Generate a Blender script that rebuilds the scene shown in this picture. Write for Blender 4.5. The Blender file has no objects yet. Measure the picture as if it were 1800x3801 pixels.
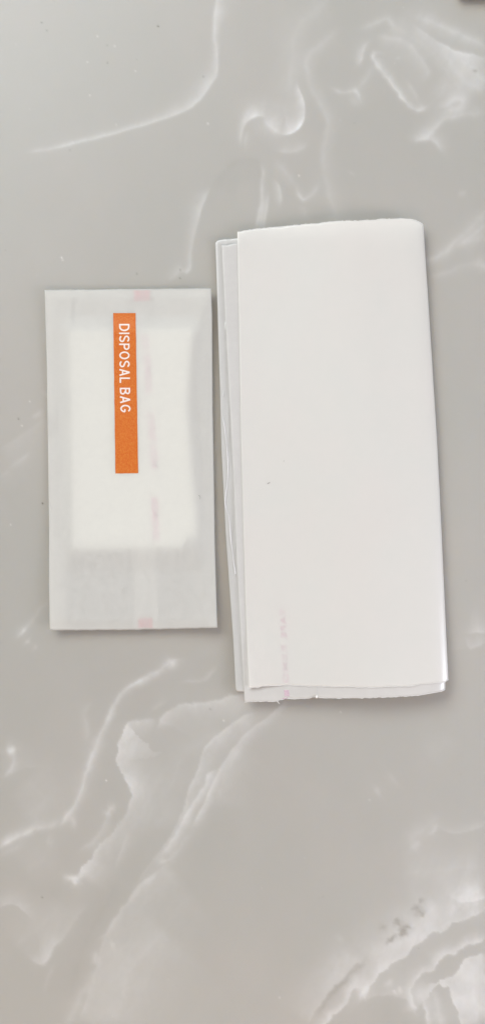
import bpy, bmesh, math, random
import numpy as np
from mathutils import Vector

random.seed(7)
rng = np.random.RandomState(7)
sc = bpy.context.scene
col = sc.collection

# ------------------------------------------------------------------ camera
S = 0.2 / 1220.0            # metres per plan unit (the table in view is 20 cm wide)
H = 0.318                   # camera height above the table top
cam_d = bpy.data.cameras.new("camera")
cam = bpy.data.objects.new("camera", cam_d)
col.objects.link(cam)
cam.location = (0, 0, H)
cam.rotation_euler = (0, 0, 0)
cam_d.sensor_fit = 'VERTICAL'
cam_d.sensor_height = 24
cam_d.lens = 24 * H / (2576.6 * S)
cam_d.clip_start = 0.01
cam_d.clip_end = 20
sc.camera = cam

# ------------------------------------------------------------------ light
sc.view_settings.view_transform = 'Standard'
sc.view_settings.look = 'None'
sc.view_settings.gamma = 1
sc.view_settings.exposure = 0
sc.cycles.max_bounces = 16
sc.cycles.diffuse_bounces = 12
sc.cycles.transmission_bounces = 12

world = bpy.data.worlds.new("World")
sc.world = world
world.use_nodes = True
bg = world.node_tree.nodes['Background']
bg.inputs[0].default_value = (1.0, 0.935, 0.85, 1)
bg.inputs[1].default_value = 0.24


def area(name, loc, target, sx, sy, power, color):
    l = bpy.data.lights.new(name, 'AREA')
    l.shape = 'RECTANGLE'
    l.size, l.size_y = sx, sy
    l.energy = power
    l.color = color
    o = bpy.data.objects.new(name, l)
    o.location = loc
    o.rotation_euler = (Vector(target) - Vector(loc)).to_track_quat('-Z', 'Y').to_euler()
    col.objects.link(o)
    return o


# the window beyond the top left of the table, the warm room behind, a bright pane low on the right
area("window_light", (-0.66, 0.92, 0.90), (0, 0.05, 0), 1.3, 0.7, 24.6, (0.91, 0.965, 1.0))
area("room_light", (-0.15, -1.05, 1.0), (0, -0.1, 0), 1.2, 0.6, 6.6, (1.0, 0.75, 0.57))
area("side_window_light", (0.55, -0.20, 0.27), (0.06, -0.06, 0.0), 0.12, 0.24, 2.2, (0.84, 0.87, 1.0))


# ------------------------------------------------------------------ helpers
def W(px, py, z=0.0):
    k = S * (1 - z / H)
    return ((px - 610.0) * k, (1288.3 - py) * k, z)


_tab = rng.rand(256, 256)


def vnoise(x, y):
    xi = np.floor(x).astype(int); yi = np.floor(y).astype(int)
    fx = x - xi; fy = y - yi
    fx = fx * fx * (3 - 2 * fx); fy = fy * fy * (3 - 2 * fy)
    a = _tab[xi % 256, yi % 256]; b = _tab[(xi + 1) % 256, yi % 256]
    c = _tab[xi % 256, (yi + 1) % 256]; d = _tab[(xi + 1) % 256, (yi + 1) % 256]
    return (a * (1 - fx) + b * fx) * (1 - fy) + (c * (1 - fx) + d * fx) * fy


def fbm(x, y, o=4):
    s = 0; a = 1; t = 0
    for k in range(o):
        s = s + a * (vnoise(x * 2 ** k + 17.3 * k, y * 2 ** k + 5.1 * k) - 0.5)
        t += a; a *= 0.5
    return s * 2 / t          # about -1..1


def smooth(t):
    t = np.clip(t, 0, 1)
    return t * t * (3 - 2 * t)


def interp(pts, t):
    a = np.array(pts, float)
    return np.interp(t, a[:, 0], a[:, 1])


def mesh_obj(name, verts, faces, mat, parent=None, smooth_shade=True, thick=None):
    me = bpy.data.meshes.new(name)
    me.from_pydata([tuple(v) for v in verts], [], [tuple(f) for f in faces])
    me.materials.append(mat)
    if smooth_shade:
        me.polygons.foreach_set('use_smooth', [True] * len(me.polygons))
    me.update()
    o = bpy.data.objects.new(name, me)
    col.objects.link(o)
    if parent:
        o.parent = parent
    if thick:
        m = o.modifiers.new('thickness', 'SOLIDIFY')
        m.thickness = thick
        m.offset = -1
    return o


def grid_faces(nr, nc):
    f = []
    for i in range(nr - 1):
        for j in range(nc - 1):
            a = i * nc + j
            f.append((a, a + nc, a + nc + 1, a + 1))
    return f


def empty(name, px, py, label, cat, z=0.0):
    o = bpy.data.objects.new(name, None)
    o.empty_display_size = 0.01
    col.objects.link(o)
    o['label'] = label
    o['category'] = cat
    return o


def nt(name):
    m = bpy.data.materials.new(name)
    m.use_nodes = True
    t = m.node_tree
    t.nodes.clear()
    out = t.nodes.new('ShaderNodeOutputMaterial')
    return m, t, out


def N(t, typ, **kw):
    n = t.nodes.new(typ)
    for k, v in kw.items():
        setattr(n, k, v)
    return n


def obj_noise(t, scale, detail=4, rough=0.6):
    tc = N(t, 'ShaderNodeTexCoord')
    n = N(t, 'ShaderNodeTexNoise')
    n.inputs['Scale'].default_value = scale
    n.inputs['Detail'].default_value = detail
    n.inputs['Roughness'].default_value = rough
    t.links.new(tc.outputs['Object'], n.inputs['Vector'])
    return n


def ramp(t, src, lo, hi, c0, c1):
    r = N(t, 'ShaderNodeMapRange')
    r.inputs['From Min'].default_value = lo
    r.inputs['From Max'].default_value = hi
    t.links.new(src, r.inputs['Value'])
    m = N(t, 'ShaderNodeMix', data_type='RGBA')
    m.inputs[6].default_value = (*c0, 1)
    m.inputs[7].default_value = (*c1, 1)
    t.links.new(r.outputs[0], m.inputs[0])
    return m.outputs[2]


def paper(name, c, trans, rough=0.5, spec=0.4, mottle=0.06, tcol=None, bump=0.15, mscale=260, fibre=2600, coat=0.0, tvar=0.07, crough=0.15, cior=1.5, c2=None):
    """a thin sheet: part of the light is thrown back, part comes through"""
    m, t, out = nt(name)
    n = obj_noise(t, mscale, 5, 0.65)
    n2 = obj_noise(t, fibre, 3, 0.7)
    dark = c2 or tuple(x * (1 - mottle) for x in c)
    colr = ramp(t, n.outputs['Fac'], 0.35, 0.65, dark, c)
    p = N(t, 'ShaderNodeBsdfPrincipled')
    p.inputs['Roughness'].default_value = rough
    p.inputs['Specular IOR Level'].default_value = spec
    p.inputs['Coat Weight'].default_value = coat
    p.inputs['Coat Roughness'].default_value = crough
    p.inputs['Coat IOR'].default_value = cior
    t.links.new(colr, p.inputs['Base Color'])
    tr = N(t, 'ShaderNodeBsdfTranslucent')
    tr.inputs['Color'].default_value = (*(tcol or c), 1)
    mx = N(t, 'ShaderNodeMixShader')
    r = N(t, 'ShaderNodeMapRange')                       # uneven fibre density lets uneven light through
    r.inputs['From Min'].default_value = 0.3
    r.inputs['From Max'].default_value = 0.7
    r.inputs['To Min'].default_value = trans * (1 - tvar)
    r.inputs['To Max'].default_value = min(1, trans * (1 + tvar))
    t.links.new(n.outputs['Fac'], r.inputs['Value'])
    t.links.new(r.outputs[0], mx.inputs[0])
    t.links.new(p.outputs[0], mx.inputs[1])
    t.links.new(tr.outputs[0], mx.inputs[2])
    b = N(t, 'ShaderNodeBump')
    b.inputs['Strength'].default_value = bump
    b.inputs['Distance'].default_value = 0.0002
    t.links.new(n2.outputs['Fac'], b.inputs['Height'])
    t.links.new(b.outputs[0], p.inputs['Normal'])
    t.links.new(mx.outputs[0], out.inputs[0])
    return m


# ------------------------------------------------------------------ table top with its poured swirls
# A stroke is (amp, [(x, y, w+, w-, k), ...]); w+ is the width on the left when going down the picture,
# below when going right; k scales the strength at that point.
ST = []


def st(amp, pts, w=(4, 4), jag=1.0, taper=True):
    ST.append((amp, [(p + (w[0], w[1], 1.0))[:5] if len(p) == 2 else
                     ((p[0], p[1], w[0], w[1], p[2]) if len(p) == 3 else p) for p in pts], jag, taper))


# upper left long vein
st(.34, [(549, -30, 3, 22, 1), (545, 0, 3, 20, 1), (541, 30, 4, 18, 1), (539, 60, 4, 12, .9), (540, 95, 5, 8, .9), (545, 130, 8, 4, .9),
         (547, 160, 12, 3, 1), (543, 190, 18, 3, 1), (530, 212, 22, 3, 1), (512, 240, 24, 3, 1.1), (490, 262, 24, 3, 1.1),
         (465, 278, 20, 3, 1.0), (430, 292, 14, 3, 1), (385, 307, 10, 3, 1), (340, 320, 8, 3, 1), (290, 335, 7, 3, 1),
         (240, 348, 7, 4, .9), (195, 358, 6, 4, 1.1), (150, 370, 6, 4, .9), (110, 378, 6, 4, .8), (68, 384, 6, 3, .5)], jag=.4)
# the S curl
st(.52, [(747, 200, 4, 2, .3), (750, 222, 8, 2, .6), (760, 245, 14, 2, .8), (765, 270, 22, 2, .9), (764, 300, 26, 2, 1),
         (755, 318, 28, 2, 1.1), (742, 330, 28, 2, 1.2), (722, 338, 26, 2, 1.2), (706, 337, 18, 4, 1)], jag=.3)
st(.42, [(712, 338, 10, 10, .8), (695, 330, 16, 8, .9), (680, 318, 20, 8, .9), (668, 306, 22, 6, 1), (664, 296, 20, 3, 1)], jag=.3)
st(.55, [(666, 294, 22, 3, 1), (655, 291, 26, 3, 1), (640, 293, 24, 3, 1), (625, 301, 16, 3, 1), (615, 313, 9, 3, 1),
         (608, 330, 7, 3, .8), (606, 350, 6, 3, .6), (606, 368, 6, 3, .3)][::-1][::-1], jag=.3)
st(.16, [(624, 326), (618, 345), (616, 378)], (4, 6), .5)
st(.16, [(690, 376), (720, 383), (745, 379), (765, 369), (774, 358)], (4, 18), .6)
st(.11, [(830, 0), (790, 28), (755, 60), (738, 95), (735, 150), (728, 200), (726, 260)], (30, 30))
st(.14, [(852, 72), (820, 98), (790, 122), (776, 140), (770, 165), (775, 200), (785, 225), (800, 250), (815, 280), (826, 312),
         (820, 345), (812, 386), (819, 449), (832, 502), (841, 538), (823, 552)], (8, 16))
st(.36, [(932, 98, .4), (920, 115, .7), (910, 132, 1), (905, 152, 1.1), (896, 168, .5)], (10, 5))
st(.40, [(957, 130, .7), (940, 134, .9), (935, 142, 1), (942, 156, 1.1), (960, 180, .8), (980, 205, .9), (1000, 232, 1), (1012, 249, 1.1),
         (1022, 260, .8), (1035, 272, .7), (1050, 278, .8), (1065, 274, .9), (1082, 264, .5)], (5, 10))
st(.20, [(905, 75), (935, 60), (970, 45), (990, 65), (980, 75)], (8, 8))
st(.14, [(938, 160), (925, 190), (905, 215), (895, 230)], (8, 8))
st(.32, [(1100, 270), (1125, 262), (1145, 250), (1162, 252), (1160, 266), (1140, 276), (1112, 280)], (12, 12))
st(.26, [(1220, 280, .5), (1200, 284, .6), (1160, 290, .7), (1120, 300, .9), (1097, 318, 1), (1082, 338, 1.1), (1060, 350, 1), (1036, 352, .5)], (16, 7))
st(.34, [(1040, 352), (1065, 350), (1082, 350), (1098, 362), (1112, 385)], (5, 16))
st(.30, [(828, 222, .7), (850, 229, 1.2), (870, 231, .7), (893, 229, 1.4), (903, 243, .8), (908, 262, .3)], (5, 6))
st(.12, [(870, 250), (890, 250), (885, 270)], (22, 22))
st(.18, [(945, 88), (980, 95), (1010, 100), (1035, 117), (1060, 150), (1075, 180), (1066, 205)], (16, 6))
st(.42, [(1036, 58, .3), (1060, 80, .45), (1090, 100, .55), (1120, 117, .75), (1150, 131, 1), (1185, 138, 1.1), (1222, 147, 1.1)], (26, 3))
st(.26, [(1045, 40), (1080, 52), (1115, 70), (1160, 87), (1190, 102), (1225, 117)], (14, 14))
st(.26, [(1150, 150), (1180, 165), (1205, 195), (1225, 205)], (24, 22))
st(.20, [(1110, 128), (1140, 170), (1175, 210), (1220, 225)], (18, 14))
st(-.30, [(1184, 180), (1200, 178)], (4, 4))
st(.14, [(1020, 200), (1035, 225), (1048, 250), (1055, 265)], (8, 5))
st(.14, [(1000, 140), (1003, 150)], (6, 6))
st(.12, [(1095, 250), (1115, 215), (1120, 190)], (14, 14))
# above the bundle
st(.36, [(530, 470, 6, 2, .5), (517, 502, 18, 2, .9), (505, 529, 20, 2, .9), (497, 555, 16, 3, .7), (488, 591, 14, 3, .6),
         (482, 626, 10, 3, .6), (480, 662, 10, 3, .8), (477, 680, 10, 3, 1), (468, 686, 12, 3, 1), (459, 682, 12, 3, 1.1), (452, 676, 12, 6, .9)], jag=.6)
st(.22, [(456, 668, 1.4), (446, 684, .9), (430, 699, .5), (415, 712, .3)], (12, 6))
st(-.10, [(532, 470), (561, 435), (588, 409), (623, 402), (650, 414), (652, 470)], (80, 6), 1)
st(.36, [(654, 412, .6), (659, 424, .9), (661, 436, .8), (656, 458, .7), (657, 480, .9), (657, 511, .8), (650, 538, .9), (644, 576, 1)], (3, 6), .5)
st(.26, [(676, 480, .5), (674, 493, .8), (670, 529, 1), (662, 575, 1.1)], (7, 3), .5)
st(.18, [(664, 500), (660, 525), (654, 575)], (5, 5), .5)
st(.28, [(686, 452, .6), (699, 466, 1), (707, 493, 1), (704, 522, .5)], (11, 3), .5)
st(.36, [(744, 466, .8), (748, 482, 1.1), (753, 494, 1.1), (763, 503, 1), (779, 495, .6), (794, 475, .4), (801, 453, .2)], (5, 7), .6)
st(.10, [(748, 515), (766, 533), (777, 552)], (12, 8))
st(.12, [(690, 400), (712, 425), (728, 450), (740, 470)], (14, 10))
# right of the bundle
st(.24, [(1222, 529), (1196, 558), (1166, 591), (1140, 614), (1113, 638), (1080, 655), (1060, 665)], (10, 10))
st(.36, [(1222, 566, 1.1), (1206, 574, .9), (1192, 588, .7), (1180, 598, .8), (1160, 614, .8), (1145, 622, .4)], (7, 9))
st(.16, [(1222, 588), (1190, 602), (1160, 618)], (6, 14))
st(.24, [(1186, 652, .6), (1206, 668, 1), (1222, 680, 1.2)], (10, 16))
st(.13, [(1082, 698), (1120, 684), (1180, 664), (1200, 655)], (10, 6))
st(.18, [(1150, 493), (1173, 478)], (7, 7))
st(.14, [(880, 440), (886, 430)], (8, 8))
st(.30, [(1165, 1590, .3), (1185, 1593, .7), (1204, 1592, 1), (1225, 1589, 1.1)], (2, 38))
st(.24, [(1168, 1598, .5), (1177, 1622, .8), (1183, 1631, 1), (1201, 1624, .9), (1225, 1616, 1)], (3, 18))
st(.08, [(1128, 1634), (1160, 1632), (1183, 1631)], (2, 30))
# left edge
st(.20, [(108, 1032), (94, 1043), (80, 1051)], (4, 8))
st(.14, [(122, 985), (112, 1000)], (10, 10))
st(.08, [(122, 1050), (85, 1075), (51, 1099), (-5, 1134)], (3, 45))
st(.20, [(82, 1141, 1), (60, 1150, 1), (39, 1165, .7), (22, 1178, .9)], (4, 8))
st(.09, [(24, 1180), (-4, 1206)], (3, 20))
st(.16, [(123, 1510, .5), (100, 1538, .6), (79, 1568, .7), (62, 1584, 1.6), (48, 1597, 1.7), (38, 1605, .9)], (8, 6))
st(.24, [(55, 1583), (65, 1590)], (12, 10))
st(.22, [(66, 1610), (74, 1616)], (9, 8))
st(.18, [(84, 1625), (93, 1631)], (8, 6))
# lower left
st(.42, [(470, 1660, .2), (440, 1664, .5), (420, 1672, .8), (408, 1680, .9), (395, 1690, 1), (370, 1702, 1.1), (350, 1713, 1.2), (330, 1724, 1), (310, 1741, .8),
         (295, 1759, .7), (282, 1779, .7), (274, 1802, 1), (265, 1824, .7), (250, 1854, .7), (240, 1879, .7), (230, 1909, .8),
         (217, 1949, .8), (205, 1989, .8), (190, 2022, .8), (168, 2053, 1), (153, 2078, .9)], (5, 9))
st(.30, [(405, 1672), (430, 1664), (438, 1672), (420, 1682)], (9, 9))
st(.14, [(250, 1850), (232, 1905), (212, 1955), (192, 2010)], (20, 20))
st(.18, [(176, 2045), (187, 2064), (188, 2088)], (7, 7))
st(.11, [(232, 1765), (212, 1795), (220, 1819), (222, 1844), (215, 1869)], (10, 6))
st(.40, [(395, 1811, 20, 4, .4), (380, 1811, 30, 4, .6), (350, 1814, 34, 3, .8), (325, 1816, 34, 2, 1)][::-1], (30, 3))
st(.46, [(335, 1814, 2, 60, .9), (320, 1818, 2, 70, 1), (313, 1828, 2, 80, 1), (306, 1848, 2, 90, 1), (300, 1874, 2, 90, .95), (297, 1894, 2, 80, .9), (292, 1909, 2, 60, 1),
         (300, 1929, 2, 50, 1), (307, 1944, 2, 50, 1), (320, 1964, 2, 50, 1), (327, 1984, 2, 55, .95), (330, 2005, 2, 60, .7),
         (325, 2041, 3, 60, .5), (312, 2063, 3, 45, .45), (295, 2086, 3, 40, .5), (270, 2111, 3, 36, .5), (245, 2138, 3, 36, .6),
         (225, 2166, 2, 40, .9), (207, 2191, 2, 44, 1.1), (195, 2208, 2, 34, 1.2)], jag=2.2)
st(.48, [(155, 2196, .6), (165, 2206, .9), (178, 2213, 1), (197, 2215, 1.1), (212, 2200, .9)], (6, 8), 2)
st(.30, [(196, 2222), (176, 2218)], (5, 5), 2)
st(.34, [(640, 1736, .9), (610, 1744, .8), (565, 1756, .8), (530, 1766, .8), (490, 1771, .9), (440, 1779, .8), (415, 1799, .8), (402, 1814, 1), (397, 1836, .6)][::-1], (42, 3), 1.5)
st(.15, [(548, 1676), (525, 1699), (505, 1711), (455, 1717)], (6, 3))
st(.10, [(425, 1758), (400, 1775), (380, 1792)], (10, 4))
st(.36, [(640, 1790, .6), (610, 1806, .8), (575, 1829, .9), (545, 1852, 1), (522, 1872, 1.1), (513, 1882, 1.1), (505, 1919, .8), (492, 1954, .8), (477, 1984, .9), (469, 2012, .8),
         (462, 2040, .6), (445, 2076, .5), (425, 2111, .45), (400, 2146, .4), (375, 2181, .35), (345, 2220, .3)], (2, 32), 1.5)
st(.40, [(550, 1936, .6), (530, 1944, 1), (523, 1952, 1), (515, 1974, .8), (497, 2005, .9), (480, 2031, .8), (460, 2066, .8), (440, 2101, .7), (420, 2131, .6), (400, 2152, .4)], (2, 12), 1.2)
st(.36, [(722, 1760, .7), (690, 1790, .8), (660, 1815, .7), (635, 1832, .6), (610, 1855, .7), (585, 1886, .8), (560, 1925, .8), (535, 1970, .9), (520, 2008, 1), (505, 2041, 1.1), (485, 2078, 1)], (2, 14), .8)
st(.16, [(610, 1870), (580, 1920), (560, 1970), (545, 2030)], (8, 50))
st(.24, [(484, 2094, .7), (465, 2116, .6), (445, 2141, .7), (427, 2158, 1), (407, 2167, 1.3), (420, 2150, 1.0)], (7, 8), 1.6)
st(.30, [(402, 2189, .7), (375, 2207, 1.1), (362, 2218, .9), (345, 2236, .8), (325, 2261, .9), (305, 2291, .8), (285, 2321, .7), (265, 2351, .7), (248, 2364, .9)], (3, 9), 1.2)
st(.16, [(430, 2170), (380, 2210), (330, 2262), (290, 2320), (262, 2370), (245, 2430), (225, 2500), (200, 2576)], (4, 110), 1)
st(-.12, [(300, 2215), (260, 2290), (225, 2350), (195, 2440), (170, 2520)], (55, 40))
st(.32, [(244, 2392), (240, 2410), (244, 2430)], (8, 9), 1.6)
st(.22, [(290, 2375), (276, 2380)], (12, 12))
st(.20, [(238, 2440), (220, 2486), (203, 2500), (190, 2541), (165, 2580)], (12, 14))
st(.30, [(222, 2274, .3), (190, 2316, .5), (160, 2356, .7), (140, 2376, .9), (125, 2401, 1.1), (116, 2419, 1.2), (104, 2426, 1), (80, 2411, .6), (72, 2398, .4)], (30, 4))
st(.10, [(137, 2425), (117, 2476), (110, 2500)], (6, 6))
st(.14, [(325, 2092), (305, 2141), (290, 2183)], (3, 9))
st(.46, [(-6, 2134, 1.1), (30, 2113, 1), (65, 2096, .9), (90, 2083, .8), (125, 2078, .6), (150, 2066, .7)], (7, 12))
st(.14, [(-6, 2155), (30, 2138), (60, 2120)], (10, 8))
st(.12, [(115, 2118), (140, 2122)], (14, 14))
st(.20, [(-6, 2288), (15, 2278), (40, 2275), (60, 2288), (80, 2311)], (2, 26))
st(.30, [(262, 2036), (272, 2046), (284, 2032), (292, 2026)], (8, 12), 1.6)
st(.16, [(275, 2050), (268, 2066), (258, 2088), (235, 2116), (200, 2141)], (5, 14))
st(.50, [(14, 1890), (30, 1889), (44, 1888)], (11, 15), 1.2)
st(.32, [(36, 1898), (34, 1925), (22, 1943), (10, 1956)], (5, 7))
st(.09, [(12, 1956), (60, 1934), (100, 1929)], (2, 30))
st(.07, [(60, 2200), (100, 2170), (150, 2170)], (60, 60))
st(-.06, [(60, 2250), (110, 2240), (150, 2260)], (40, 30))
# lower right
st(.28, [(1100, 2070), (1094, 2080), (1084, 2098), (1092, 2104)], (9, 10), 1.6)
st(.22, [(1056, 2115), (1045, 2124), (1032, 2142)], (9, 8), 1.4)
st(.14, [(1225, 2076), (1160, 2095), (1125, 2092), (1098, 2076)][::-1], (2, 14))
st(.12, [(1015, 2125), (1060, 2090), (1100, 2055)], (20, 20))
st(.15, [(940, 1994), (955, 1984)], (14, 14))
st(.08, [(968, 1935), (985, 1960), (1010, 1985)], (12, 6))
st(.07, [(1130, 1840), (1110, 1880), (1070, 1905)], (30, 30))
st(.42, [(1130, 2256, .5), (1142, 2262, .7), (1160, 2268, .9), (1195, 2266, 1), (1225, 2259, 1.1)], (2, 55), 1.4)
st(.22, [(1120, 2290), (1160, 2280), (1225, 2272)], (30, 50))
st(.40, [(1225, 2284, .9), (1195, 2301, .9), (1165, 2314, 1), (1140, 2320, 1), (1110, 2341, .9), (1080, 2351, .9), (1055, 2371, .9), (1035, 2386, 1),
         (1020, 2402, .9), (990, 2421, 1), (960, 2446, 1), (935, 2471, .9), (920, 2496, 1), (905, 2515, 1.1)][::-1], (2, 60), 2.2)
st(.22, [(1100, 2270), (1060, 2310), (1020, 2340), (960, 2390), (930, 2420)], (50, 50))
st(.45, [(928, 2470, .5), (915, 2492, .8), (903, 2508, 1.3), (901, 2516, 1.3)], (6, 9), 1.4)
st(.45, [(903, 2494, .7), (893, 2484, .8), (880, 2504, .7), (858, 2538, .9), (830, 2562, 1.2), (800, 2590, 1.2)], (18, 2), 1.8)
st(.30, [(912, 2408, 1), (875, 2446, 1), (840, 2481, .9), (810, 2521, .8), (775, 2580, .8)][::-1], (2, 50), 1.6)
st(-.26, [(920, 2416), (900, 2432), (875, 2458), (845, 2488), (825, 2516), (795, 2566)], (8, 8), 1.6)
for pts in ([(1057, 2258), (1060, 2268), (1054, 2276)], [(1055, 2276), (1045, 2290), (1032, 2293)], [(1052, 2288), (1062, 2304)],
            [(948, 2339), (965, 2335), (978, 2331)], [(992, 2319), (1000, 2322), (1006, 2334)], [(1006, 2334), (1034, 2333)],
            [(1004, 2334), (1012, 2350), (1000, 2356)], [(1000, 2356), (984, 2362), (964, 2374)]):
    st(-.34, pts, (7, 7), 2.5)
st(.40, [(1225, 2358, 1), (1200, 2371, 1), (1170, 2381, 1), (1145, 2396, 1.1), (1120, 2405, 1), (1100, 2421, 1.1), (1085, 2438, .9), (1060, 2451, .8),
         (1042, 2470, .8), (1032, 2491, .7), (1037, 2516, .8), (1044, 2536, 1.2), (1049, 2552, 1.3)], (16, 3), 2.0)
st(.20, [(1060, 2470), (1055, 2500), (1060, 2530)], (24, 30))
st(.34, [(1060, 2500, .4), (1068, 2530, .9), (1072, 2555, 1.2), (1078, 2590, 1.2)], (4, 14), 1.6)
st(.24, [(1085, 2490, .6), (1092, 2515, 1), (1103, 2550, 1), (1115, 2590, 1)], (12, 14), 1.6)
st(.48, [(1225, 2399, .9), (1185, 2411, .9), (1165, 2421, 1), (1155, 2441, .9), (1140, 2456, .9), (1122, 2465, 1.0), (1110, 2471, 1.1), (1118, 2478, 1),
         (1130, 2481, .9), (1135, 2501, .8), (1140, 2526, .9), (1150, 2551, .9), (1165, 2590, 1)], (2, 100), 2.4)
st(.24, [(1190, 2440), (1190, 2500), (1200, 2580)], (50, 50))
st(.34, [(964, 2482, 1), (975, 2475, 1), (986, 2462, .7)], (8, 7), 1.6)
st(.32, [(992, 2492), (991, 2504)], (6, 6), 1.6)
st(.30, [(1002, 2480), (1006, 2502)], (5, 6), 1.6)
st(.16, [(908, 2518), (950, 2504), (990, 2506), (1020, 2516), (1040, 2536)], (2, 50), 1.4)
st(.08, [(845, 2368), (860, 2352)], (12, 12))
st(.10, [(560, 1830), (470, 1900), (420, 2000), (400, 2090)], (50, 60), 1)
st(.12, [(420, 2330), (330, 2440), (290, 2576)], (60, 120), 1)
st(.10, [(30, 2380), (90, 2340), (160, 2270)], (60, 50), 1)
st(.12, [(1010, 2200), (1100, 2190), (1220, 2180)], (60, 60), 1)
st(.12, [(60, 1960), (110, 2010), (60, 2060)], (60, 60), 1)
st(.12, [(980, 60), (1080, 130), (1180, 260)], (70, 80), 1)
st(.10, [(700, 240), (690, 290), (640, 340)], (40, 40), 1)
st(-.05, [(950, 2556), (990, 2560)], (40, 40))


def resample(pts, step=6.0):
    a = np.array(pts, float)
    P = np.vstack([2 * a[0] - a[1], a, 2 * a[-1] - a[-2]])
    outp = []
    for i in range(len(a) - 1):
        p0, p1, p2, p3 = P[i], P[i + 1], P[i + 2], P[i + 3]
        n = max(1, int(np.hypot(*(p2 - p1)[:2]) / step))
        for k in range(n):
            t = k / n
            q = 0.5 * ((2 * p1) + (-p0 + p2) * t + (2 * p0 - 5 * p1 + 4 * p2 - p3) * t * t + (-p0 + 3 * p1 - 3 * p2 + p3) * t ** 3)
            q[2:] = p1[2:] * (1 - t) + p2[2:] * t
            outp.append(q)
    outp.append(a[-1])
    return np.array(outp)


xs = np.arange(-180, 1401, 3.2)
ys = np.arange(-260, 2841, 3.2)
GX, GY = np.meshgrid(xs, ys)
warp1x = fbm(GX / 26, GY / 26, 4); warp1y = fbm(GX / 26 + 40, GY / 26 + 9, 4)
warp2x = fbm(GX / 9 + 3, GY / 9, 2); warp2y = fbm(GX / 9 + 70, GY / 9 + 31, 2)
streak = fbm(GX / 40 + 5, GY / 40 + 90, 5)
wisp = fbm((GX + 0.55 * GY) / 14 + warp1x * 1.5, (GY - 0.55 * GX) / 60 + warp1y * 1.2, 4)
V = np.zeros_like(GX)
D = np.zeros_like(GX)
for amp, pts, jag, taper in ST:
    q = resample(pts)
    wmax = max(q[:, 2].max(), q[:, 3].max()) * 2.6 + 12
    x0, x1 = q[:, 0].min() - wmax, q[:, 0].max() + wmax
    y0, y1 = q[:, 1].min() - wmax, q[:, 1].max() + wmax
    i0, i1 = np.searchsorted(ys, [y0, y1]); j0, j1 = np.searchsorted(xs, [x0, x1])
    if i1 <= i0 or j1 <= j0:
        continue
    sl = (slice(i0, i1), slice(j0, j1))
    X = GX[sl] + (warp1x[sl] * 4.0 + warp2x[sl] * 1.6) * jag
    Y = GY[sl] + (warp1y[sl] * 4.0 + warp2y[sl] * 1.6) * jag
    bd = np.full(X.shape, 1e9); val = np.zeros(X.shape)
    L = np.r_[0, np.cumsum(np.hypot(np.diff(q[:, 0]), np.diff(q[:, 1])))]
    tl = min(24.0, L[-1] * 0.35)
    for k in range(len(q) - 1):
        ax, ay = q[k, :2]; dx, dy = q[k + 1, :2] - q[k, :2]
        l2 = dx * dx + dy * dy + 1e-9
        raw = ((X - ax) * dx + (Y - ay) * dy) / l2
        t = np.clip(raw, 0, 1)
        ex = X - ax - t * dx; ey = Y - ay - t * dy
        d = np.hypot(ex, ey)
        side = (dx * ey - dy * ex)
        wp = q[k, 2] * (1 - t) + q[k + 1, 2] * t
        wn = q[k, 3] * (1 - t) + q[k + 1, 3] * t
        kk = q[k, 4] * (1 - t) + q[k + 1, 4] * t
        # sides blend over a narrow band so the tips of a stroke stay round
        sb = np.clip(0.5 + 0.5 * side / (np.sqrt(l2) * (d + 1e-6)) * 1.6, 0, 1)
        w = wn * (1 - sb) + wp * sb
        r = d / w
        wide = smooth((w - 8) / 22)
        g = np.exp(-r ** 1.35) * (1 - wide) + wide * (0.30 * np.exp(-(d / 6.0) ** 1.1) + 0.78 * np.exp(-r ** 1.6))
        if taper:
            s = L[k] + t * (L[k + 1] - L[k])
            kk = kk * np.clip(np.minimum(s, L[-1] - s) / tl * 0.85 + 0.15, 0, 1)
        m = d < bd
        bd = np.where(m, d, bd)
        val = np.where(m, g * kk, val)
    val = val * abs(amp) * np.clip(1 + 0.50 * streak[sl] + 0.35 * wisp[sl], 0.25, 1.8)
    val = np.clip(val, 0, 0.95)
    if amp > 0:
        V[sl] = 1 - (1 - V[sl]) * (1 - val)
    else:
        D[sl] = 1 - (1 - D[sl]) * (1 - val)
def feather(A, n, times=3):
    for _ in range(times):
        for ax in (0, 1):
            pad_w = [(0, 0), (0, 0)]; pad_w[ax] = (n + 1, n)
            c = np.cumsum(np.pad(A, pad_w, mode='edge'), axis=ax)
            m = A.shape[ax]
            hi = np.take(c, range(2 * n + 1, 2 * n + 1 + m), axis=ax)
            lo = np.take(c, range(0, m), axis=ax)
            A = (hi - lo) / (2 * n + 1)
    return A


V = 0.88 * V + 0.12 * feather(V, 1) + 0.20 * feather(V, 8)      # the white pigment bleeds into the resin
V = V * (1 - np.clip(D * 2.2, 0, 1))
# beyond the traced part the swirls go on as faint warped bands
fx = GX / 150 + 1.6 * fbm(GX / 260, GY / 260, 4)
fy = GY / 420 + 1.2 * fbm(GX / 260 + 30, GY / 260 + 12, 4)
band = np.clip(1 - np.abs(fbm(fx, fy, 3)) * 9, 0, 1) * 0.30
ins = smooth((np.maximum(np.maximum(-GX, GX - 1220), np.maximum(-GY, GY - 2576)) - 10) / 90)
V = np.clip(V + band * ins + 0.025 * fbm(GX / 90, GY / 160, 4), 0, 1)

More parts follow.
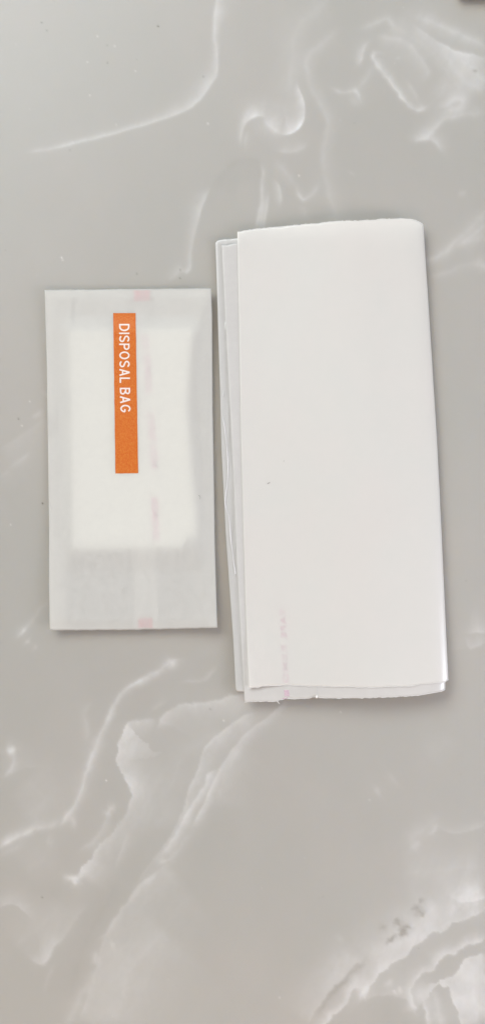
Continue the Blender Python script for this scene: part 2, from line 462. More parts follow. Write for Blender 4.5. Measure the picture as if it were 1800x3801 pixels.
# dust specks in the resin: dark and light dots
K = np.zeros_like(GX)
SPK = [(106, 57, -1), (119, 77, -.8), (398, 66, -1.6), (246, 91, .8), (289, 116, .8), (221, 156, .7), (271, 158, -.7), (341, 179, .7),
       (227, 240, .8), (512, 193, -.9), (293, 314, .5), (523, 311, 1.2), (752, 442, 1.2), (156, 648, 1.3), (158, 654, 1.0), (345, 689, -.8),
       (453, 700, -.9), (454, 679, -1.1), (48, 1054, -1.2), (56, 1071, 1), (108, 1267, -1.7), (76, 1010, .8), (107, 2258, -1), (529, 1784, -.9),
       (563, 1813, 1), (268, 1964, 1.2), (856, 1792, .7), (703, 2510, .7), (270, 114, -.5), (177, 378, -.5), (28, 1320, .8), (929, 2013, .6)]
for x, y, a in SPK:
    K += a * 0.20 * np.exp(-((GX - x) ** 2 + (GY - y) ** 2) / 5.0)
for _ in range(90):
    x, y, a = rng.uniform(-150, 1380), rng.uniform(-240, 2800), rng.uniform(-.35, .35)
    K += a * 0.18 * np.exp(-((GX - x) ** 2 + (GY - y) ** 2) / 4.0)

m_table, t, out = nt("poured_resin_table")
at = N(t, 'ShaderNodeAttribute', attribute_name='swirl')
ad = N(t, 'ShaderNodeAttribute', attribute_name='clear')
ak = N(t, 'ShaderNodeAttribute', attribute_name='speck')
n1 = obj_noise(t, 9, 6, 0.6)
fine = obj_noise(t, 900, 2, 0.7)
mixn = N(t, 'ShaderNodeMath', operation='MULTIPLY_ADD')
mixn.inputs[1].default_value = 0.22
t.links.new(fine.outputs['Fac'], mixn.inputs[0])
t.links.new(n1.outputs['Fac'], mixn.inputs[2])
base = ramp(t, mixn.outputs[0], 0.41, 0.81, (0.440, 0.436, 0.409), (0.470, 0.451, 0.423))
mixv = N(t, 'ShaderNodeMix', data_type='RGBA')
t.links.new(at.outputs['Fac'], mixv.inputs[0])
t.links.new(base, mixv.inputs[6])
mixv.inputs[7].default_value = (0.80, 0.80, 0.80, 1)
mixd = N(t, 'ShaderNodeMix', data_type='RGBA')
t.links.new(ad.outputs['Fac'], mixd.inputs[0])
t.links.new(mixv.outputs[2], mixd.inputs[6])
mixd.inputs[7].default_value = (0.29, 0.27, 0.245, 1)
hs = N(t, 'ShaderNodeVectorMath', operation='MULTIPLY_ADD')
hs.inputs[1].default_value = (1, 1, 1)
t.links.new(mixd.outputs[2], hs.inputs[0])
t.links.new(ak.outputs['Fac'], hs.inputs[2])
clampn = N(t, 'ShaderNodeVectorMath', operation='MAXIMUM')
clampn.inputs[1].default_value = (0.03, 0.03, 0.03)
t.links.new(hs.outputs[0], clampn.inputs[0])
p = N(t, 'ShaderNodeBsdfPrincipled')
p.inputs['Roughness'].default_value = 0.40
p.inputs['Specular IOR Level'].default_value = 0.30
p.inputs['Subsurface Weight'].default_value = 0.95
p.inputs['Subsurface Radius'].default_value = (0.55, 0.70, 1.0)
p.inputs['Subsurface Scale'].default_value = 0.022
t.links.new(clampn.outputs[0], p.inputs['Base Color'])
t.links.new(p.outputs[0], out.inputs[0])

nr, nc = GX.shape
verts = np.zeros((nr * nc, 3))
verts[:, 0] = ((GX - 610) * S).ravel()
verts[:, 1] = ((1288.3 - GY) * S).ravel()
idx = np.arange(nr * nc).reshape(nr, nc)
quads = np.stack([idx[:-1, :-1], idx[1:, :-1], idx[1:, 1:], idx[:-1, 1:]], -1).reshape(-1, 4)
# the rest of the table: a slab 1.5 m by 1 m, 3 cm thick, joined to the rim of the fine grid
rim = list(idx[0, :]) + list(idx[1:, -1]) + list(idx[-1, -2::-1]) + list(idx[-2:0:-1, 0])
ext = []
cx, cy = 0.0, 0.0
nb = len(verts)
for r in rim:
    x, y = verts[r, 0], verts[r, 1]
    f = min(0.75 / abs(x) if x else 9e9, 0.9 / abs(y) if y else 9e9)
    ext.append((x * f, y * f, 0))
low = [(a, b, -0.03) for a, b, _ in ext]
verts = np.vstack([verts, ext, low])
nn = len(rim)
side = []
for k in range(nn):
    k2 = (k + 1) % nn
    side.append((rim[k2], rim[k], nb + k, nb + k2))
    side.append((nb + k2, nb + k, nb + nn + k, nb + nn + k2))
faces = [tuple(f) for f in quads] + side + [tuple(nb + nn + k for k in range(nn))]
table = mesh_obj("table_top", verts, faces, m_table, smooth_shade=False)
table['kind'] = 'structure'
for nm, arr in (('swirl', V), ('clear', D), ('speck', K)):
    a = table.data.attributes.new(nm, 'FLOAT', 'POINT')
    full = np.zeros(len(verts), dtype=np.float32)
    full[:nr * nc] = arr.ravel()
    a.data.foreach_set('value', full)

# ------------------------------------------------------------------ materials of the paper things
m_pouch = paper("pouch_paper", (0.932, 0.930, 0.912), 0.65, rough=0.6, spec=0.2, mottle=0.05, bump=0.35, mscale=360, tvar=0.09)
m_back = paper("pouch_back_paper", (0.81, 0.80, 0.785), 0.66, rough=0.6, spec=0.2, mottle=0.12, mscale=160, tvar=0.12)
m_seam = paper("seam_paper", (0.95, 0.94, 0.925), 0.56, rough=0.6, spec=0.2, mottle=0.06, tvar=0.1)
m_pad = paper("pad_cotton", (0.94, 0.94, 0.92), 0.12, rough=0.9, spec=0.1, mottle=0.03, bump=0.5)
m_wrap = paper("wrapper_paper", (0.968, 0.955, 0.936), 0.50, rough=0.36, spec=0.5, mottle=0.04, bump=0.06, mscale=30, coat=0.8, crough=0.26, cior=1.9, c2=(0.925, 0.930, 0.908))
m_film = paper("wrapper_film", (0.87, 0.868, 0.857), 0.48, rough=0.30, spec=0.6, mottle=0.06, bump=0.04, mscale=180, coat=0.8, cior=1.8)
m_film2 = paper("wrapper_film_inner", (0.895, 0.888, 0.875), 0.48, rough=0.30, spec=0.6, mottle=0.07, bump=0.04, mscale=180, coat=0.5)
m_torn = paper("torn_paper_edge", (0.97, 0.97, 0.97), 0.20, rough=0.5, spec=0.5, mottle=0.0)


def ink(name, c, c2, rough=0.5, trans=0.0, scale=1500):
    m, t, out = nt(name)
    n = obj_noise(t, scale, 3, 0.7)
    n2 = obj_noise(t, 220, 3, 0.5)
    cc = ramp(t, n.outputs['Fac'], 0.38, 0.68, c, c2)
    p = N(t, 'ShaderNodeBsdfPrincipled')
    p.inputs['Roughness'].default_value = rough
    p.inputs['Specular IOR Level'].default_value = 0.35
    t.links.new(cc, p.inputs['Base Color'])
    b = N(t, 'ShaderNodeBump')
    b.inputs['Strength'].default_value = 0.6
    b.inputs['Distance'].default_value = 0.0003
    t.links.new(n.outputs['Fac'], b.inputs['Height'])
    t.links.new(b.outputs[0], p.inputs['Normal'])
    if trans:
        tr = N(t, 'ShaderNodeBsdfTransparent')
        mx = N(t, 'ShaderNodeMixShader')
        r = N(t, 'ShaderNodeMapRange')
        r.inputs['From Min'].default_value = 0.35
        r.inputs['From Max'].default_value = 0.65
        r.inputs['To Min'].default_value = max(0, trans - 0.15)
        r.inputs['To Max'].default_value = min(1, trans + 0.15)
        t.links.new(n2.outputs['Fac'], r.inputs['Value'])
        t.links.new(r.outputs[0], mx.inputs[0])
        t.links.new(p.outputs[0], mx.inputs[1])
        t.links.new(tr.outputs[0], mx.inputs[2])
        t.links.new(mx.outputs[0], out.inputs[0])
    else:
        t.links.new(p.outputs[0], out.inputs[0])
    return m


m_orange = ink("orange_ink", (0.58, 0.115, 0.006), (0.64, 0.20, 0.026), scale=1900)
m_white = ink("unprinted_white", (0.82, 0.72, 0.68), (0.84, 0.76, 0.72))
m_pink = ink("pink_seal_ink", (0.60, 0.10, 0.15), (0.70, 0.22, 0.27), trans=0.12)
m_faint = ink("faint_pink_ink", (0.55, 0.04, 0.26), (0.66, 0.12, 0.36), trans=0.65)
m_violet = ink("violet_ink", (0.55, 0.10, 0.45), (0.66, 0.22, 0.55), trans=0.1)


# ------------------------------------------------------------------ text outlines as mesh
def text_mesh(body, place, mat, name, parent, bold=0.0, cuts=14, mirror=False, spacing=1.0):
    """flat lettering; place(u, v) with u along the line 0..1 and v across 0..1 gives a point"""
    cu = bpy.data.curves.new("lettering", 'FONT')
    cu.body = body
    cu.size = 1.0
    cu.offset = bold
    cu.space_character = spacing
    cu.resolution_u = 6
    ob = bpy.data.objects.new("lettering_source", cu)
    col.objects.link(ob)
    dg = bpy.context.evaluated_depsgraph_get()
    dg.update()
    me = bpy.data.meshes.new_from_object(ob.evaluated_get(dg))
    bpy.data.objects.remove(ob)
    bm = bmesh.new()
    bm.from_mesh(me)
    co = np.array([v.co[:2] for v in bm.verts])
    lo, hi = co.min(0), co.max(0)
    for k in range(1, cuts):
        x = lo[0] + (hi[0] - lo[0]) * k / cuts
        bmesh.ops.bisect_plane(bm, geom=bm.verts[:] + bm.edges[:] + bm.faces[:], plane_co=(x, 0, 0), plane_no=(1, 0, 0))
    for v in bm.verts:
        u = (v.co.x - lo[0]) / (hi[0] - lo[0]); w = (v.co.y - lo[1]) / (hi[1] - lo[1])
        if mirror:
            w = 1 - w
        v.co = place(u, w)
    bmesh.ops.recalc_face_normals(bm, faces=bm.faces[:])
    if bm.faces[:] and sum(f.normal.z for f in bm.faces) < 0:
        bmesh.ops.reverse_faces(bm, faces=bm.faces[:])
    bm.to_mesh(me)
    bm.free()
    me.name = name
    me.materials.clear()
    me.materials.append(mat)
    o = bpy.data.objects.new(name, me)
    col.objects.link(o)
    o.parent = parent
    return o


# ------------------------------------------------------------------ disposal pouch
MM = 0.001
pouch = empty("paper_pouch", 330, 1155, "flat white paper pouch with an orange strip reading DISPOSAL BAG, beside the long wrapper", "pouch")

pad_L = [(800, 176), (829, 177), (1388, 183), (1400, 183)]
pad_R = [(820, 488), (835, 489), (900, 482), (1033, 475), (1150, 482), (1326, 497), (1400, 498)]
L_e = [(720, 113), (730, 113), (944, 119.5), (1122, 122.5), (1285, 124.5), (1463, 124), (1583, 126), (1592, 126)]
R_e = [(720, 531), (726, 531), (790, 533.5), (1033, 535), (1197, 538), (1374, 540.5), (1500, 544), (1579, 546.5), (1592, 547)]
T_e = [(110, 730), (230, 728.6), (340, 727.3), (440, 726.2), (531, 725.5), (550, 725)]
B_e = [(124, 1584), (131, 1586.6), (334, 1584.7), (445, 1582.6), (546, 1579.5), (550, 1579.5)]


def lift_p(x, y):
    """the pouch is not quite flat: it rests on the middle and curls up towards its ends"""
    z = 2.3 * np.clip((y - 1150) / 435.0, 0, 2) ** 1.7 + 1.3 * np.clip((1100 - y) / 370.0, 0, 2) ** 2
    z = z + 1.6 * np.clip((x - 380) / 160.0, 0, 2) ** 2 + 0.8 * np.clip((250 - x) / 135.0, 0, 2) ** 2
    return z * MM


def front_z(x, y):
    xl = np.interp(y, *zip(*pad_L)); xr = np.interp(y, *zip(*pad_R))
    gx = smooth((x - (xl - 34)) / 44) * smooth(((xr + 30) - x) / 40)
    gy = smooth((y - 790) / 50) * smooth((1450 - y) / 85)
    rim_ = smooth(np.minimum(np.minimum(x - 118, 540 - x), np.minimum(y - 728, 1583 - y)) / 26)
    z = 0.30 + 0.35 * rim_ + 1.15 * gx * gy
    z = z + 0.09 * fbm(x / 70, y / 90, 3) * rim_
    return z * MM + lift_p(x, y)


def sheet(name, Le, Re, Te, Be, zf, mat, parent, nu, nv, jag=0.0, seed=0, thick=0.00006, us=None):
    u = np.linspace(0, 1, nu) if us is None else us
    v = np.linspace(0, 1, nv)
    U, Vv = np.meshgrid(u, v)
    x = interp(Le, 1000 + 0 * U) * (1 - U) + interp(Re, 1000 + 0 * U) * U
    y = interp(Te, x) * (1 - Vv) + interp(Be, x) * Vv
    for _ in range(4):
        x = interp(Le, y) * (1 - U) + interp(Re, y) * U
        yt = interp(Te, x) + jag * (fbm(x / 16 + seed, 0 * x + seed, 3))
        yb = interp(Be, x) + jag * (fbm(x / 13 + seed + 9, 0 * x + seed + 3, 3))
        y = yt * (1 - Vv) + yb * Vv
    z = zf(x, y)
    k = S * (1 - z / H)
    P = np.stack([(x - 610) * k, (1288.3 - y) * k, z], -1).reshape(-1, 3)
    return mesh_obj(name, P, grid_faces(len(v), len(u)), mat, parent, thick=thick)


sheet("back_sheet", L_e, R_e, T_e, B_e, lambda x, y: lift_p(x, y) + 0.12 * MM + 0.04 * MM * (1 + fbm(x / 90, y / 90, 2)), m_back, pouch, 30, 60)
sheet("front_sheet", L_e, R_e, T_e, B_e, front_z, m_pouch, pouch, 110, 200, jag=0.8, seed=4)


def quad_strip(name, corners, zf, mat, parent, nu=6, nv=30, thick=None, eps=0.0, wob=0.0):
    """corners: top-left, top-right, bottom-right, bottom-left in plan units"""
    tl, tr, br, bl = [np.array(c, float) for c in corners]
    u, v = np.meshgrid(np.linspace(0, 1, nu), np.linspace(0, 1, nv))
    p = (tl[None, None] * ((1 - u) * (1 - v))[..., None] + tr[None, None] * (u * (1 - v))[..., None]
         + br[None, None] * (u * v)[..., None] + bl[None, None] * ((1 - u) * v)[..., None])
    x, y = p[..., 0], p[..., 1]
    if wob:
        x = x + wob * fbm(x / 9, y / 14, 2)
        y = y + wob * fbm(x / 9 + 5, y / 14, 2)
    z = zf(x, y) + eps
    k = S * (1 - z / H)
    P = np.stack([(x - 610) * k, (1288.3 - y) * k, z], -1).reshape(-1, 3)
    return mesh_obj(name, P, grid_faces(nv, nu), mat, parent, thick=thick)


# back seam overlap and the pink seals, inside on the back sheet
seam_z = lambda x, y: 0.20 * MM + lift_p(x, y)
quad_strip("back_seam", [(332, 731), (379, 731), (398, 1579), (340, 1581)], seam_z, m_seam, pouch, nu=8, nv=50)
quad_strip("side_layer", [(116, 733), (184, 733), (166, 1580), (128, 1582)], lambda x, y: seam_z(x, y) - 0.02 * MM, m_seam, pouch, nu=8, nv=50)  # extra paper layers added inside, making the left and top margins paler
quad_strip("top_layer", [(190, 732), (329, 731), (329, 840), (190, 840)], lambda x, y: seam_z(x, y) - 0.01 * MM, m_seam, pouch, nu=10, nv=8)
quad_strip("top_layer", [(384, 731), (520, 730), (500, 838), (384, 840)], lambda x, y: seam_z(x, y) - 0.01 * MM, m_seam, pouch, nu=10, nv=8)
sl = quad_strip("seal_mark", [(338, 731), (377, 730), (377, 757), (338, 758)], lambda x, y: front_z(x, y) - 0.085 * MM, m_pink, pouch, 8, 8, wob=1.5)
sl2 = quad_strip("seal_mark", [(348, 1555), (383, 1554), (384, 1579), (349, 1580)], lambda x, y: front_z(x, y) - 0.085 * MM, m_pink, pouch, 8, 8, wob=1.5)

# printed strip on the front
strip = quad_strip("printed_strip", [(285.3, 787.7), (341.7, 787.7), (348.2, 1190.5), (291, 1191.5)], front_z, m_orange, pouch, 14, 90, eps=0.035 * MM, wob=0.35)


def strip_place(u, w):
    y = 815 + (1038 - 815) * u
    x = (300.3 + 3.2 * u) + 26.0 * w
    x -= 0.8 * math.sin(math.pi * u)
    z = float(front_z(np.array(x), np.array(y))) + 0.065 * MM
    return W(x, y, z)



def arc(cx, cy, rx, ry, a0, a1, n=9):
    return [(cx + rx * math.cos(math.radians(a0 + (a1 - a0) * k / n)), cy + ry * math.sin(math.radians(a0 + (a1 - a0) * k / n))) for k in range(n + 1)]


def stroke_letters(body, height_units, mat, name, parent, wt=0.145, gap=0.135):
    """grotesque capitals drawn with a constant pen, laid along strip_place"""
    h = wt / 2
    G = {
        'D': (.70, [[(h, 0), (h, 1)], [(wt, 1 - h), (.30, 1 - h)] + arc(.30, .5, .40 - h, .5 - h, 90, -90, 12) + [(wt, h)]]),
        'I': (wt, [[(h, 0), (h, 1)]]),
        'S': (.64, [arc(.32, .725, .32 - h, .275 - h, 20, 250, 12) + arc(.32, .275, .32 - h, .275 - h, 80, -160, 12)]),
        'P': (.62, [[(h, 0), (h, 1)], [(wt, 1 - h), (.34, 1 - h)] + arc(.34, .715, .28 - h, .285 - h, 90, -90, 10) + [(wt, .43 + h)]]),
        'O': (.76, [arc(.38, .5, .38 - h, .5 - h, 0, 360, 24)]),
        'A': (.70, [[(h, 0), (.35, 1 - h * .3)], [(.70 - h, 0), (.35, 1 - h * .3)], [(.17, .31), (.53, .31)]]),
        'L': (.52, [[(h, 0), (h, 1)], [(wt, h), (.52, h)]]),
        'B': (.66, [[(h, 0), (h, 1)], [(wt, 1 - h), (.36, 1 - h)] + arc(.36, .745, .26 - h, .255 - h, 90, -90, 9) + [(wt, .49 + h)],
                    [(.36, .515)] + arc(.38, .275, .28 - h, .275 - h, 80, -90, 9) + [(wt, h)]]),
        'G': (.75, [arc(.38, .5, .38 - h, .5 - h, 40, 325, 18) + [(.75 - h, .44)], [(.42, .44), (.75 - h, .44)]]),
        ' ': (.20, []),
    }
    total = sum(G[c][0] for c in body) + gap * (len(body) - 1)
    V_, F_ = [], []
    x = 0.0
    nst = 0
    for c in body:
        w_, strokes = G[c]
        for pl in strokes:
            q = []
            for a, b in zip(pl[:-1], pl[1:]):
                n = max(1, int(math.hypot(b[0] - a[0], b[1] - a[1]) / 0.15))
                q += [(a[0] + (b[0] - a[0]) * k / n, a[1] + (b[1] - a[1]) * k / n) for k in range(n)]
            q.append(pl[-1])
            base_i = len(V_)
            for i, p_ in enumerate(q):
                a, b = q[max(i - 1, 0)], q[min(i + 1, len(q) - 1)]
                if len(pl) == 25 and i in (0, len(q) - 1):
                    a, b = q[-2], q[1]
                dx, dy = b[0] - a[0], b[1] - a[1]
                l = math.hypot(dx, dy)
                nx, ny = -dy / l * h, dx / l * h
                for sgn in (1, -1):
                    px_, py_ = x + p_[0] + nx * sgn, p_[1] + ny * sgn
                    P_ = strip_place(px_ / total, py_)
                    V_.append((P_[0], P_[1], P_[2] + 0.000004 * (nst % 3)))
            for i in range(len(q) - 1):
                k = base_i + 2 * i
                F_.append((k, k + 1, k + 3, k + 2))
            nst += 1
        x += w_ + gap
    return mesh_obj(name, V_, F_, mat, parent, smooth_shade=False)


stroke_letters("DISPOSAL BAG", 26, m_white, "lettering", strip)

# the folded pad inside the pouch: a soft cushion, rounded at its rim
pad = empty("folded_pad", 330, 1100, "soft white folded pad showing as a brighter block inside the DISPOSAL BAG pouch", "pad")


def pad_mesh():
    n, mrows = 40, 60
    u, v = np.meshgrid(np.linspace(0, 1, n), np.linspace(0, 1, mrows))
    y = 827 + (1386 - 827) * v
    xl = interp(pad_L, y); xr = interp(pad_R, y)
    yb = np.where(u > 0.88, 1386 - 30 * smooth((u - 0.88) / 0.04), 1386 - 6 * u)
    y = 829 - 4 * u + (yb - 829 + 4 * u) * v
    x = xl * (1 - u) + xr * u
    e = np.minimum(np.minimum(u, 1 - u) * 300, np.minimum(v * 560, (1 - v) * 300))
    h = (0.24 + 0.98 * np.sqrt(np.clip(1 - (1 - np.clip(e / 24, 0, 1)) ** 2, 0, 1))) * MM
    h = h + 0.05 * MM * fbm(x / 60, y / 60, 3) * np.clip(e / 9, 0, 1)
    h = h + lift_p(x, y)
    P = np.stack([(x - 610) * S * (1 - h / H), (1288.3 - y) * S * (1 - h / H), h], -1).reshape(-1, 3)
    lo_ = lift_p(x, y) + 0.22 * MM
    Pl = np.stack([(x - 610) * S * (1 - lo_ / H), (1288.3 - y) * S * (1 - lo_ / H), lo_], -1).reshape(-1, 3)
    f = grid_faces(mrows, n)
    nP = len(P)
    f2 = [tuple(nP + i for i in q[::-1]) for q in f]
    rim_i = list(range(n)) + [i * n + n - 1 for i in range(1, mrows)] + [(mrows - 1) * n + j for j in range(n - 2, -1, -1)] + [i * n for i in range(mrows - 2, 0, -1)]
    f3 = [(rim_i[k], rim_i[(k + 1) % len(rim_i)], nP + rim_i[(k + 1) % len(rim_i)], nP + rim_i[k]) for k in range(len(rim_i))]
    return np.vstack([P, Pl]), f + f2 + f3


pv, pf = pad_mesh()
mesh_obj("pad_body", pv, pf, m_pad, pad)


def pad_text(y0, y1, x0, x1, wdt):
    def f(u, w):
        y = y0 + (y1 - y0) * u
        x = x0 + (x1 - x0) * u + wdt * w
        return W(x, y, float(front_z(np.array(x), np.array(y))) - 0.10 * MM)
    return f


m_faint2 = ink("pad_pink_ink", (0.80, 0.44, 0.60), (0.86, 0.54, 0.68), trans=0.5)
text_mesh("TAPE", pad_text(842, 880, 357, 360, 16), m_faint2, "printed_marking", pad, bold=0.03, mirror=True, cuts=6)
text_mesh("REMOVE", pad_text(895, 990, 361, 368, 17), m_faint2, "printed_marking", pad, bold=0.03, mirror=True, cuts=6)
text_mesh("TAPE REM", pad_text(1035, 1178, 370, 380, 18), m_faint2, "printed_marking", pad, bold=0.03, mirror=True, cuts=6)
text_mesh("REMOVE", pad_text(1252, 1358, 380, 384, 18), m_faint2, "printed_marking", pad, bold=0.05, mirror=True, cuts=6)

# ------------------------------------------------------------------ long folded wrapper
wrap = empty("folded_wrapper", 830, 1170, "long white waxy paper wrapper folded in layers with torn ends, beside the pouch", "wrapper")

TL = [(560, 597), (583, 597), (700, 599), (900, 603), (1100, 606), (1300, 611), (1457, 615.5), (1546, 618), (1613, 621), (1724, 625.6), (1780, 627)]
TR = [(540, 1062), (570, 1065), (650, 1070), (780, 1078.5), (950, 1089), (1100, 1098.5), (1250, 1106), (1400, 1113), (1600, 1122), (1712, 1127.5), (1780, 1130)]
TT = [(590, 583), (597, 583), (625, 579), (680, 573), (720, 569), (760, 564.5), (800, 562), (850, 556.5), (900, 554.5), (960, 552), (1000, 550.5), (1005, 549), (1030, 551), (1045, 553), (1056, 558), (1063, 566), (1070, 574)]
TB = [(620, 1732), (626, 1732), (676, 1726), (720, 1724), (800, 1727), (913, 1729), (960, 1729), (1041, 1725), (1085, 1719), (1102, 1717.5), (1118, 1717), (1124, 1713), (1129, 1708)]


def lift_w(y):
    return 2.0 * MM * np.clip((y - 1250) / 480.0, 0, 1.2) ** 1.8 + 1.2 * MM * np.clip((900 - y) / 340.0, 0, 1.2) ** 2


def top_z(x, y):
    xl = interp(TL, y); xr = interp(TR, y)
    u = (x - xl) / (xr - xl)
    v = (y - 565) / 1165.0
    z = 2.0 + 3.0 * smooth(u / 0.72) - 0.8 * smooth((u - 0.6) / 0.4) + 0.6 * smooth(v) * smooth(u / 0.7)
    z = z + 0.20 * fbm(x / 160, y / 300, 3) + 0.05 * fbm((x + y * 0.4) / 38, (y - x) / 120, 3)
    # the lower left corner lifts a little, the top edge dips
    z = z + 0.9 * smooth((y - 1560) / 170) * smooth((720 - x) / 95) - 0.3 * smooth((620 - y) / 60)
    return z * MM + lift_w(y)


def folded(name, Le, Re, Te, Be, zf, zb, a_units, mat, parent, nflat, nv, jag, seed, under=250, side='right', jag_f=14.0, extra=None, thick=0.00007, flat_end=None):
    """a sheet lying flat that turns under along one long side"""
    ncur = 14
    v = np.linspace(0, 1, nv)
    rows = []
    cols = [('f', t_) for t_ in np.linspace(0, 1, nflat)] + [('c', t_) for t_ in np.linspace(0, math.pi, ncur)[1:]] + [('u', t_) for t_ in (0.3, 0.65, 1.0)]
    X = np.zeros((nv, len(cols))); Y = np.zeros_like(X); Z = np.zeros_like(X)
    for j, (kind, t_) in enumerate(cols):
        y = 600 + 1100 * v
        for _ in range(5):
            xl, xr = interp(Le, y), interp(Re, y)
            aa = a_units(y) if callable(a_units) else a_units + 0 * y
            if side == 'right':
                if kind == 'f': x = xl + (xr - aa - xl) * t_
                elif kind == 'c': x = xr - aa + aa * math.sin(t_)
                else: x = xr - aa - under * t_
            else:
                fe = flat_end if flat_end is not None else xr
                if kind == 'f': x = fe + (xl + aa - fe) * t_
                elif kind == 'c': x = xl + aa - aa * math.sin(t_)
                else: x = xl + aa + under * t_
            yt = interp(Te, x) + jag * fbm(x / jag_f + seed, 0 * x + seed, 3)
            yb = interp(Be, x) + jag * fbm(x / (jag_f * 0.8) + seed + 9, 0 * x + seed + 3, 3)
            y = yt * (1 - v) + yb * v
        xe = (xr - aa) if side == 'right' else (xl + aa)
        ze = zf(xe, y)
        if kind == 'f': z = zf(x, y)
        elif kind == 'c': z = zb + lift_w(y) + (ze - zb - lift_w(y)) * (1 + math.cos(t_)) / 2
        else: z = zb + lift_w(y)
        X[:, j], Y[:, j], Z[:, j] = x, y, z
    if extra is not None:
        Z = Z + extra(X, Y, cols)
    k = S * (1 - Z / H)
    P = np.stack([(X - 610) * k, (1288.3 - Y) * k, Z], -1)
    o = mesh_obj(name, P.reshape(-1, 3), grid_faces(nv, len(cols)), mat, parent, thick=None)
    if side != 'right':
        o.data.flip_normals()
    m = o.modifiers.new('thickness', 'SOLIDIFY'); m.thickness = thick; m.offset = -1
    return o, P


# innermost: the sheet whose fold shows along the left
BL = [(590, 543), (612, 542), (687, 544.5), (755, 546.6), (839, 549), (971, 553.3), (1129, 557), (1234, 562.5), (1340, 567.7), (1487, 578), (1608, 586.6), (1733, 593), (1790, 595)]
BR = [(590, 1020), (1790, 1090)]
BT = [(541, 614), (543, 609), (546, 605.5), (551, 603.5), (564, 601.6), (597, 599), (700, 594), (1100, 590)]
BB = [(592, 1732), (594, 1736), (597, 1739.5), (613, 1741), (700, 1735), (1100, 1705)]

ML = [(600, 557), (617, 558), (1197, 587), (1418, 596), (1600, 606), (1740, 613.8), (1767, 615.6), (1790, 616)]
MR = [(560, 1055), (1400, 1106), (1717, 1119.8), (1736, 1119.5), (1790, 1120)]
MT = [(555, 617), (600, 613), (620, 610), (1000, 590), (1100, 590)]
MB = [(612, 1767.5), (616, 1767), (653, 1764), (698, 1765), (705, 1762), (720, 1758.5), (764, 1757.7), (790, 1754.5), (796, 1751.5), (800, 1754.5), (813, 1756), (888, 1756.7), (955, 1754.8), (1036, 1751), (1065, 1747), (1094, 1743), (1108, 1740), (1117, 1736), (1122, 1732)]


def mid_z(x, y):
    # lies on the back fold at the left, close under the top sheet elsewhere
    tz = top_z(np.maximum(x, interp(TL, y) + 1), np.minimum(y, 1725))
    lift = 0.9 * MM * smooth((np.minimum(y, 1725) - 1560) / 170) * smooth((720 - x) / 95)
    z = tz - lift - 0.24 * MM
    z = z + 0.10 * MM * smooth((y - 1500) / 200) * fbm(x / 40, y / 60, 2)
    seamr = 0.07 * MM * np.exp(-((x - (791 + 0.045 * (y - 1640))) / 4.0) ** 2) * smooth((y - 1600) / 60)
    return z + seamr


def back_z(x, y):
    xl = interp(BL, y)
    z = (1.15 + 0.35 * smooth((x - xl) / 60)) * MM + lift_w(y)
    far = mid_z(np.maximum(x, interp(ML, y) + 6), y) - 0.22 * MM
    w = smooth((x - xl - 40) / 40)
    return np.minimum(z * (1 - w) + far * w, far)


crease_with_glint = [(1040, 560), (1051, 561), (1082, 566), (1129, 571), (1178, 574), (1224, 571), (1266, 566.4), (1308, 577), (1353, 580.5), (1398, 586), (1445, 592.5), (1500, 597)]


def back_extra(X, Y, cols):
    cx_ = interp(crease_with_glint, Y)
    amp = smooth((Y - 1030) / 60) * smooth((1500 - Y) / 60)
    up = np.array([1.0 if c[0] == 'f' else 0.0 for c in cols])[None, :]
    d = X - cx_
    ridge = np.exp(-np.abs(d / 2.9) ** 1.5)
    step = 0.10 * smooth((d + 2) / 6) * np.exp(-np.clip(d, 0, 99) / 16)
    z = up * amp * (0.0 * ridge + step)
    for (sx, sy, r, h) in ((570, 824, 3.5, .35), (569, 815, 2.5, .2), (561.6, 993, 3.0, .35), (568, 735, 4, .2), (596, 1443, 3, .3)):
        z = z + up * h * np.exp(-((X - sx) ** 2 + ((Y - sy) / 2.2) ** 2) / (r * r))
    z = z + up * 0.28 * fbm(X / 11, Y / 70, 3) * smooth((X - interp(BL, Y) - 12) / 10)
    return z * MM


back_o, _ = folded("under_sheet", BL, BR, BT, BB, back_z, 0.16 * MM, 9.0, m_film, wrap, 330, 260, 1.0, 2.0, under=300, side='left', extra=back_extra, flat_end=930)
mid_o, MP = folded("middle_sheet", ML, MR, MT, MB, mid_z, 0.34 * MM, 56.0, m_film2, wrap, 170, 260, 1.8, 5.0, under=300)
top_o, TP = folded("top_sheet", TL, TR, TT, TB, top_z, 0.52 * MM, 58.0, m_wrap, wrap, 170, 260, 2.0, 8.0, under=330)


# torn fibrous rims along the ragged ends
def rim_tube(name, pts, parent, r=0.00013, seed=0):
    rr = np.random.RandomState(seed)
    pts = np.array(pts)
    V_, F_ = [], []
    m = len(pts)
    for i, p_ in enumerate(pts):
        d = pts[min(i + 1, m - 1)] - pts[max(i - 1, 0)]
        d = d / (np.linalg.norm(d) + 1e-12)
        n1_ = np.cross(d, (0, 0, 1)); n1_ /= np.linalg.norm(n1_) + 1e-12
        n2_ = np.cross(n1_, d)
        q = r * (rr.choice([0.5, 0.7, 1.0, 1.15], p=[.2, .3, .4, .1]) if name == 'torn_edge' else 0.75 + 0.25 * math.sin(i * 0.21))
        c = p_ + (n1_ * rr.uniform(-.5, .5) * r if name == 'torn_edge' else 0)
        for a in range(6):
            th = a * math.pi / 3
            V_.append(c + q * (math.cos(th) * n1_ + math.sin(th) * n2_))
    for i in range(m - 1):
        for a in range(6):
            b = (a + 1) % 6
            F_.append((i * 6 + a, i * 6 + b, i * 6 + 6 + b, i * 6 + 6 + a))
    return mesh_obj(name, V_, F_, m_torn, parent)


